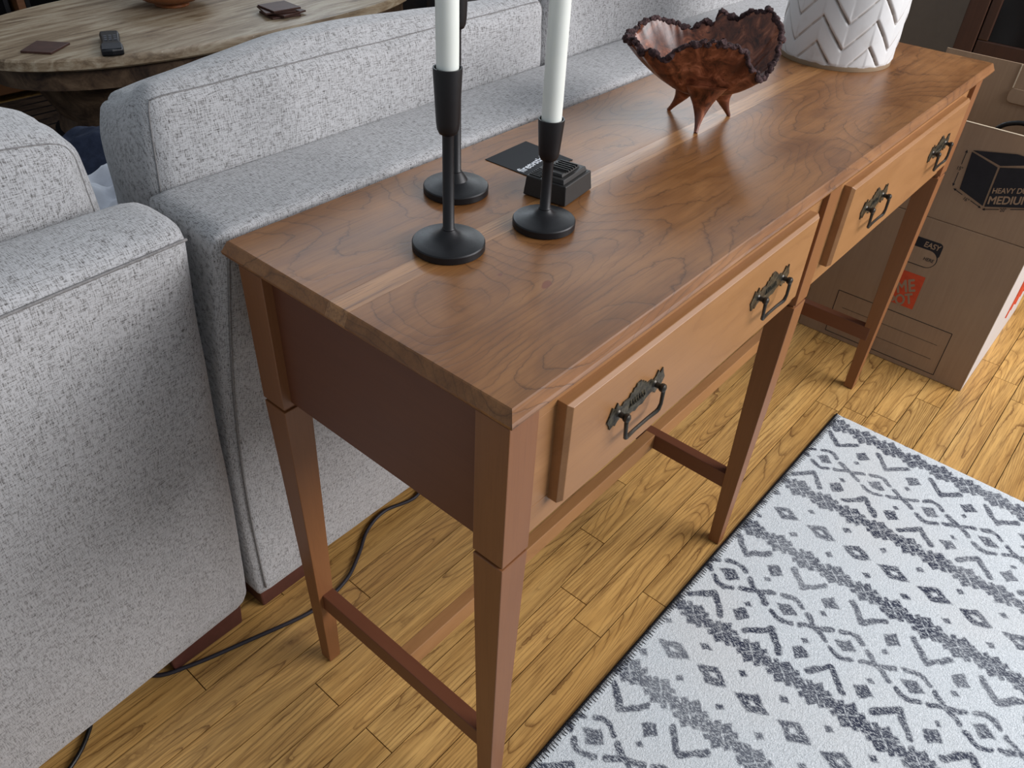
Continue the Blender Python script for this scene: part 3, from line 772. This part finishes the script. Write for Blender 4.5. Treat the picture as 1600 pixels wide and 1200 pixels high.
ob('side_flap', MB().box(BX+.006, BX+.502, BY1-.0046, BY1-.0006, ZF+.0015, ZT-.004), M_card2, box)
# handle flap pushed out of the back flap, rounded
def rrect(y0, y1, z0, z1, r, n=6):
    out = []
    for cx, cz, a0 in ((y1-r, z1-r, 0), (y0+r, z1-r, 90), (y0+r, z0+r, 180), (y1-r, z0+r, 270)):
        for k in range(n+1): a = math.radians(a0+90*k/n); out.append((cx+r*math.cos(a), cz+r*math.sin(a)))
    return out
ob('hand_hole_flap', MB().prism(rrect(-.085, .052, .525, .560, .012), lambda y, z, d: (BX+.5045-d, y, z), 0, .005), M_card2, box, bevel=.001)
ob('fold_line', MB().box(BX+.5025, BX+.505, .047, .0495, .560, ZT+.011), M_edge, box)
# corner crease lines on the front
ob('fold_edge', MB().box(BX-.0006, BX+.001, BY0, BY0+.0014, .002, ZT), M_edge, box)
# prints on the front (viewer looks along +x; text runs towards -y)
def fp(y, z, d): return (BX-.0002-d, y, z)
def poly(pts, mat, name='print', dd=(0, .0002)): return ob(name, MB().prism(pts, fp, *dd), mat, box)
def line(a, b, wd=.0014, mat=None, dd=(0, .0002)):
    a, b = Vector(a), Vector(b); d = (b-a).normalized(); n = Vector((-d.y, d.x))*wd/2
    return MB().prism([tuple(a+n), tuple(b+n), tuple(b-n), tuple(a-n)], fp, *dd)
def merge(ms):
    m = MB()
    for q in ms: m.add(q.v, q.f)
    return m
poly([(-.0025, .5495), (-.0605, .5330), (-.0640, .4470), (-.0080, .4680)], M_ink)
poly([(-.0030, .5530), (-.0850, .5690), (-.1500, .5660), (-.0640, .5375)], M_ink)
fl_ = [(-.0640, .5340), (-.1560, .5600), (-.1620, .4750), (-.0670, .4460)]
poly([(-.0645, .5340), (-.1600, .5600), (-.1630, .4760), (-.0675, .4465)], M_ink)
def tmat(y, z, ang=0.0, d=.0006):
    m = Matrix.Identity(4); X = Vector((0, -math.cos(ang), math.sin(ang))); Z = Vector((-1, 0, 0)); Y = Z.cross(X)
    for i in range(3): m[i][0] = X[i]; m[i][1] = Y[i]; m[i][2] = Z[i]
    m.translation = Vector((BX-d, y, z)); return m
ang = math.atan2(.024, .074)
text('HEAVY DUTY', M_card2, box, tmat(-.0700, .4785, ang), .0160, .0004, .25, .84)
text('MEDIUM', M_card2, box, tmat(-.0700, .4540, ang), .0240, .0006, .25, .86)
ar = [line((.0075, .5450), (.0075, .5190)), line((.0070, .5010), (.0070, .4750)), line((.0000, .4635), (-.0180, .4570)), line((-.0380, .4500), (-.0590, .4425)), line((-.0680, .4405), (-.0960, .4500)), line((-.1160, .4570), (-.1480, .4680))]
def head(p, d):
    p = Vector(p); d = Vector(d).normalized(); n = Vector((-d.y, d.x)); q = p-d*.006
    return MB().prism([tuple(p), tuple(q+n*.0028), tuple(q-n*.0028)], fp, 0, .0002)
ar += [head((.0075, .5510), (0, 1)), head((.0070, .4690), (0, -1)), head((.0040, .4650), (1, .35)), head((-.0630, .4410), (-1, -.35)), head((-.0650, .4395), (1, -.3))]
for q in ar: ob('arrow_print', q, M_ink, box)
for s_, y, z, a in (('15"', .0140, .5060, 0), ('16"', -.0210, .4485, -.33), ('20"', -.0990, .4460, .32)): text(s_, M_ink, box, tmat(y, z, a), .0110, .0001, 0, .85)
# badge
bd = rrect(-.0245, .070, .2650, .3345, .026)
bd = [(y, z) for y, z in bd]
out = rrect(-.0245, .0700, .2680, .3370, .010)
poly(rrect(-.0245, .0720, .2990, .3370, .009), M_ink)
poly(rrect(-.0240, .0720, .2690, .3170, .0235), M_ink, dd=(.0001, .0003))
poly(rrect(-.0220, .0700, .2710, .3130, .0205), M_card2, dd=(.0003, .0005))
text('EASY', M_card2, box, tmat(.0160, .3185), .0185, .0004, .12, .86)
text('HERE', M_ink, box, tmat(.0060, .2870, 0, .0012), .0115, .0001, .12, .86)
# square logo
poly([(-.0150, .2470), (.0740, .2470), (.0740, .1580), (-.0150, .1580)], M_or)
for s_, sz, y, z in (('THE', .020, .0400, .2260), ('HOME', .0440, -.0060, .2060), ('DEPOT', .0370, -.0110, .1740)):
    text(s_, M_card2, box, tmat(y, z, .50), sz, .0011, .15, .78, align='RIGHT')
# address panel
r = [(.162, .136), (-.1175, .136), (-.1175, .014), (.162, .014)]
ob('form_print', merge([line(r[0], r[1], .0016), line(r[1], r[2], .0016), line(r[2], r[3], .0016), line(r[3], r[0], .0016), line((.140, .093), (-.098, .093), .0008), line((.140, .052), (-.098, .052), .0008)]), M_ink, box)
# orange lettering strokes on the side painted glare-white
og = MB()
for k in range(7):
    x = BX+.24+k*.03; og.add(*(lambda m: (m.v, m.f))(MB().tube([(x, BY0-.0004, .10+.01*(k % 3)), (x+.012, BY0-.0004, .16), (x+.004, BY0-.0004, .22+.01*(k % 2))], .0025, 4)))
ob('orange_print', og, M_or, box)
cab_pts = [(BX+.247, .060, .33), (BX+.247, .045, .44), (BX+.247, .0115, .519), (BX+.247, .0040, .537), (BX+.247, -.014, .5505), (BX+.247, -.045, .558), (BX+.249, -.085, .548), (BX+.25, -.110, .50), (BX+.25, -.115, .38)]
def spline(pts, n=14):
    P = [Vector(p) for p in pts]; P = [P[0]*2-P[1]]+P+[P[-1]*2-P[-2]]; out = []
    for i in range(1, len(P)-2):
        for k in range(n):
            t = k/n; a, b, c, d = P[i-1], P[i], P[i+1], P[i+2]
            out.append(.5*((2*b)+(-a+c)*t+(2*a-5*b+4*c-d)*t*t+(-a+3*b-3*c+d)*t**3))
    return out+[P[-2]]
cord = tag(ob('cable', MB().tube(spline(cab_pts, 8), .0055, 10), plain('black_rubber', sr(14, 14, 15), .5), None, smooth=180),
    'thick black cable looping out of the open cardboard box', 'cable')

# ------------------------------------------------------------------ dark cabinet by the far wall
M_dk = wood('dark_walnut', sr(62, 38, 26), sr(30, 18, 12), sr(78, 48, 32), 2, .2, 8, 5, 3, .45, .3, .5)
M_gl = plain('dark_glass', sr(14, 15, 17), .12, .5, bump=0)
XC, YC = 2.60, .345
cab = thing('cabinet', 'dark brown wooden cabinet with glass door behind the cardboard box', 'cabinet', (XC+.2, -.2, 0))
ob('cabinet_body', MB().box(XC+.022, XC+.45, -.85, YC, .001, 1.5), M_dk, cab, bevel=.003)
ob('stile', MB().box(XC-.004, XC+.0215, YC-.055, YC+.004, .001, 1.5), M_dk, cab, bevel=.003)
ob('bottom_rail', MB().box(XC, XC+.0215, -.85, YC-.0555, .40, .462), M_dk, cab, bevel=.002)
ob('base_panel', MB().box(XC+.005, XC+.0215, -.85, YC-.0555, .001, .397), M_dk, cab, bevel=.002)
dr = ob('door', MB().box(XC-.002, XC+.018, -.30, YC-.058, .466, .520).box(XC-.002, XC+.018, YC-.088, YC-.058, .5205, 1.47).box(XC-.002, XC+.018, -.30, -.24, .5205, 1.47), M_dk, cab, bevel=.003)
ob('door_glass', MB().box(XC+.006, XC+.010, -.24, YC-.088, .520, 1.47), M_gl, dr)

# ------------------------------------------------------------------ coffee table and what lies on it
t = NT('washed_wood'); v = t.obj()
mp = t.n('ShaderNodeMapping'); mp.inputs['Rotation'].default_value = (0, 0, math.radians(-8)); t.lk(v, mp.inputs['Vector'])
mq = t.n('ShaderNodeMapping'); mq.inputs['Scale'].default_value = (.12, 1, 1); t.lk(mp.outputs[0], mq.inputs['Vector'])
a = t.noise(mq.outputs[0], 34, 5, .65, .6); b = t.noise(mq.outputs[0], 190, 4, .7)
c = t.ramp(a, [(.32, sr(96, 78, 58)), (.48, sr(140, 122, 98)), (.62, sr(166, 152, 130))]); c = t.mix(t.ramp(b, [(.62, 0.0), (.74, .7)]), c, sr(206, 198, 182))
c = t.mix(t.ramp(b, [(.28, .6), (.40, 0.0)]), c, sr(80, 58, 42)); t.bump(b, .3, .001); M_wash = t.fin(c, .42, .45)
t = NT('dark_distressed'); v = t.obj(); a = t.noise(v, 14, 5, .7, .6)
M_dis = t.fin(t.ramp(a, [(.35, sr(44, 32, 24)), (.55, sr(84, 66, 50)), (.7, sr(112, 92, 72))]), .6, .3)
CT = Vector((1.25, 2.42, 0)); ca, cb2 = .84, .39; ZC = .43
ct = thing('coffee_table', 'oval whitewashed wooden coffee table beyond the sofas', 'table', tuple(CT))
def ell(s, z, n=96, a=ca, b=cb2):
    sg = lambda q: math.copysign(abs(q)**(2/2.3), q)
    return [(CT.x+s*a*sg(math.cos(2*PI*k/n)), CT.y+s*b*sg(math.sin(2*PI*k/n)), z) for k in range(n)]
def estack(levels, n=96):
    m = MB()
    for s, z in levels: m.v += ell(s, z, n)
    for i in range(len(levels)-1): m.f += [(i*n+k, i*n+(k+1) % n, (i+1)*n+(k+1) % n, (i+1)*n+k) for k in range(n)]
    m.f += [tuple(range(n-1, -1, -1)), tuple((len(levels)-1)*n+k for k in range(n))]
    return m
ob('table_top', estack([(.985, ZC-.036), (1.0, ZC-.030), (1.0, ZC-.006), (.992, ZC)]), M_wash, ct, smooth=35)
ob('apron', estack([(.93, ZC-.10), (.93, ZC-.036)]), M_dis, ct, smooth=35)
ob('plinth', estack([(.80, .0085), (.80, .035)]), M_dis, ct, smooth=35)
ob('drum', estack([(.76, .035), (.73, .18), (.82, ZC-.10)]), M_dis, ct, smooth=35)
for k in range(3): ob('groove', estack([(.768-.004*k, .060+.030*k), (.766-.004*k, .066+.030*k)]), M_thr, ct)
t = NT('remote_plastic'); M_rem = plain('remote_plastic', sr(15, 16, 20), .4, .5)
q0 = Vector((.739, 2.185, ZC))
rem = thing('remote_control', 'dark remote control lying near the edge of the coffee table', 'remote control', tuple(q0))
ra_ = Vector((.796-.684, 2.30-2.06, 0)).normalized(); rb2 = Vector((ra_.y, -ra_.x, 0))
rp = lambda a, b, z: tuple(q0+ra_*a+rb2*b+Vector((0, 0, z)))
outl = [(-.095, -.030), (-.101, 0), (-.095, .030), (-.05, .031), (-.01, .025), (.04, .026), (.075, .028), (.10, .026), (.104, 0), (.10, -.026), (.075, -.028), (.04, -.026), (-.01, -.025), (-.05, -.031)]
ob('remote_body', MB().prism(outl, rp, .0004, .020), M_rem, rem, bevel=.005)
for i in range(3):
    for j in range(3): ob('button', MB().prism([(-.005+i*.020, -.016+j*.013), (-.005+i*.020, -.008+j*.013), (.006+i*.020, -.008+j*.013), (.006+i*.020, -.016+j*.013)], rp, .020, .022), plain('button_grey', sr(70, 72, 78), .5, bump=0) if (i+j) == 0 else bpy.data.materials['button_grey'], rem)
ob('battery_cover', MB().prism([(-.094, -.027), (-.094, .027), (-.035, .026), (-.035, -.026)], rp, .0198, .0212), plain('slate_plastic', sr(32, 36, 44), .45), rem, bevel=.0006)
M_cst = plain('red_brown_leather', sr(66, 40, 32), .55, .4, nscale=40, namt=.2)
def coaster(pts, z, lab, grp=None):
    o = tag(ob('coaster', MB().prism(pts, lambda a, b, d: (a, b, z+d), 0, .006), M_cst, None, bevel=.001), lab, 'coaster', grp)
    return o
coaster([(.522, 2.290), (.578, 2.222), (.662, 2.281), (.600, 2.358)], ZC+.0003, 'square red brown coaster lying alone at the left of the coffee table')
import itertools
sc = Vector((1.33, 2.17)); labs = ['bottom red brown coaster of the stack on the coffee table', 'second red brown coaster up in the stack, turned askew', 'third red brown coaster up in the stack', 'topmost square coaster of the stack on the coffee table']
for k, (rot, ox, oy) in enumerate(((.6, 0, 0), (.95, .012, -.006), (.45, -.006, .01), (.7, .004, .006))):
    hh = .052; pts = [(sc.x+ox+hh*1.414*math.cos(rot+PI/2*j), sc.y+oy+hh*1.414*math.sin(rot+PI/2*j)) for j in range(4)]
    coaster(pts, ZC+.0003+k*.0066, labs[k], 'stack of coasters on the coffee table')
wb = thing('wooden_bowl', 'round orange brown wooden bowl with a foot on the coffee table', 'bowl', (1.125, 2.500, ZC))
M_ob = wood('orange_bowl_wood', sr(134, 80, 44), sr(84, 46, 26), sr(156, 98, 58), 2, .3, 10, .6, 6, .35, .3, .5)
ob('foot', MB().lathe([(.055, .0004), (.058, .004), (.050, .018)], n=48), M_ob, wb, smooth=40, loc=(1.125, 2.5, ZC))
ob('bowl_body', MB().lathe([(.05, .014), (.09, .022), (.128, .045), (.148, .08), (.150, .11), (.144, .112), (.138, .08), (.118, .05), (.08, .03), (.01, .026)], n=64), M_ob, wb, smooth=60, loc=(1.125, 2.5, ZC))

# ------------------------------------------------------------------ blankets on the seat, seen between the cushions
def cloth(name, cx, cy, z, sx, sy, amp, seed, mat, lab, rot=0., dome=.06):
    n = 44; m = MB()
    for i in range(n+1):
        for j in range(n+1):
            u, v = 2*i/n-1, 2*j/n-1; x, y = u*sx, v*sy
            edge = (1-u**4)*(1-v**4)
            h = dome*edge+amp*edge*(noise.noise(Vector((x*14+seed, y*14, 0)))+.6*noise.noise(Vector((x*34+seed, y*26, 2))))
            xr, yr = x*math.cos(rot)-y*math.sin(rot), x*math.sin(rot)+y*math.cos(rot)
            m.v.append((cx+xr, cy+yr, z+max(0.002, h)))
    for i in range(n):
        for j in range(n): m.f.append((i*(n+1)+j, (i+1)*(n+1)+j, (i+1)*(n+1)+j+1, i*(n+1)+j+1))
    o = ob(name, m, mat, None, smooth=180)
    s = o.modifiers.new('thick', 'SOLIDIFY'); s.thickness = .003; s.offset = -1
    return tag(o, lab, 'blanket')
M_wc = plain('white_cotton', sr(205, 207, 214), .9, .1, nscale=90, namt=.05)
M_nc = plain('navy_cotton', sr(44, 50, 66), .9, .1, nscale=90, namt=.2)
cloth('blanket', .14, .955, .487, .20, .17, .035, 3., M_wc, 'crumpled white blanket on the seat in the gap between the cushions', .3, .10)
cloth('blanket', .28, 1.315, .487, .13, .085, .025, 9., M_nc, 'dark navy folded blanket beyond the white one in the gap', .2, .06)
t = NT('dark_rug_weave'); v = t.obj(); a = t.noise(v, 6, 5, .7, .6); wv_ = t.n('ShaderNodeTexWave'); wv_.bands_direction = 'Y'; wv_.inputs['Scale'].default_value = 5; wv_.inputs['Distortion'].default_value = .6; t.lk(v, wv_.inputs['Vector'])
c = t.mix(t.math('MULTIPLY', t.ramp(wv_.outputs['Fac'], [(.86, 0.0), (.93, 1.0)]), t.ramp(a, [(.42, 0.0), (.5, 1.0)])), t.ramp(a, [(.35, sr(46, 36, 30)), (.6, sr(84, 66, 52)), (.75, sr(100, 82, 66))]), sr(18, 16, 18))
tag(ob('area_rug', MB().box(-.9, 2.15, 1.62, 3.195, .0003, .008), t.fin(c, .95, .1), None, bevel=.003), 'dark brown worn rug under the coffee table', 'rug')
# ------------------------------------------------------------------ armchair and media stand beyond
M_lea = plain('charcoal_leather', sr(62, 62, 66), .5, .4, nscale=40, namt=.1)
ac = thing('armchair', 'charcoal armchair at the top beyond the coffee table', 'armchair', (2.6, 2.77, 0))
soft('seat', 2.22, 3.02, 2.37, 3.17, .12, .44, .05, (0, 0, .02), 31., .004, (16, 16, 8), M_lea, ac)
soft('arm', 2.20, 3.05, 2.20, 2.38, .10, .62, .05, (0, .01, .01), 33., .004, (16, 8, 10), M_lea, ac)
soft('arm', 2.20, 3.05, 3.16, 3.34, .10, .62, .05, (0, .01, .01), 34., .004, (16, 8, 10), M_lea, ac)
soft('backrest', 2.95, 3.17, 2.22, 3.32, .12, .95, .06, (.02, 0, .01), 35., .004, (8, 16, 14), M_lea, ac)
for x, y in ((2.26, 2.27), (2.26, 3.27), (3.05, 2.27), (3.05, 3.27)): ob('foot', MB().frus((x-.02, x+.02, y-.02, y+.02), .0004, (x-.03, x+.03, y-.03, y+.03), .125), M_dk, ac)
ms = thing('media_stand', 'low brown wooden stand at the top left corner beyond the coffee table', 'stand', (.75, 3.45, 0))
M_st = wood('stand_wood', sr(112, 72, 44), sr(64, 40, 26), sr(130, 88, 56), 0, .3, 8, 5, 3, .45, .3, .5)
ob('stand_top', MB().box(.0, 1.5, 3.20, 3.70, .525, .555), M_st, ms, bevel=.003)
ob('shelf', MB().box(.03, 1.47, 3.22, 3.68, .255, .280), M_st, ms, bevel=.002)
ob('back_board', MB().box(.0, 1.5, 3.685, 3.70, .0005, .524), M_st, ms)
for x in (.0, .885, 1.465): ob('upright', MB().box(x, x+.028, 3.205, 3.684, .0005, .524), M_st, ms, bevel=.002)
for x0, x1 in ((.030, .883), (.915, 1.463)):
    d_ = ob('door', MB().box(x0, x1, 3.203, 3.219, .03, .250), M_st, ms, bevel=.003)
for x0, x1, lab in ((.42, .870, 'black media box on the stand shelf, left of the upright'), (.925, 1.25, 'black media box on the stand shelf, right of the upright')):
    mbx = thing('media_box', lab, 'media player', ((x0+x1)/2, 3.36, .2805))
    ob('box_body', MB().box(x0, x1, 3.24, 3.50, .2808, .385), M_rem, mbx, bevel=.004)
    ob('front_strip', MB().box(x0+.02, x1-.02, 3.2385, 3.2400, .30, .36), M_gl, mbx)

# ------------------------------------------------------------------ cords on the floor
M_cord = plain('black_cord', sr(40, 36, 42), .55, .4)
def spline(pts, n=14):
    P = [Vector(p) for p in pts]; P = [P[0]*2-P[1]]+P+[P[-1]*2-P[-2]]; out = []
    for i in range(1, len(P)-2):
        for k in range(n):
            t = k/n; a, b, c, d = P[i-1], P[i], P[i+1], P[i+2]
            out.append(.5*((2*b)+(-a+c)*t+(2*a-5*b+4*c-d)*t*t+(-a+3*b-3*c+d)*t**3))
    return out+[P[-2]]
z = .0040
tag(ob('power_cord', MB().tube(spline([(.50, .60, z), (.43, .56, z), (.363, .520, z), (.293, .536, z), (.239, .524, z), (.190, .492, z), (.142, .466, z), (.090, .456, z), (.042, .458, z), (-.05, .486, z), (-.138, .515, z), (-.19, .545, z), (-.215, .62, z), (-.22, .80, z)]), .0034, 10), M_cord, None, smooth=180),
    'dark grey power cord running along the floor under the console table', 'cord')
tag(ob('power_cord', MB().tube(spline([(-.272, .70, z), (-.268, .62, z), (-.285, .555, z), (-.305, .525, z), (-.345, .497, z), (-.42, .47, z), (-.55, .47, z)]), .0034, 10), plain('jet_cord', sr(16, 16, 18), .4, .5), None, smooth=180),
    'short black cord emerging from under the left sofa at the bottom left', 'cord')
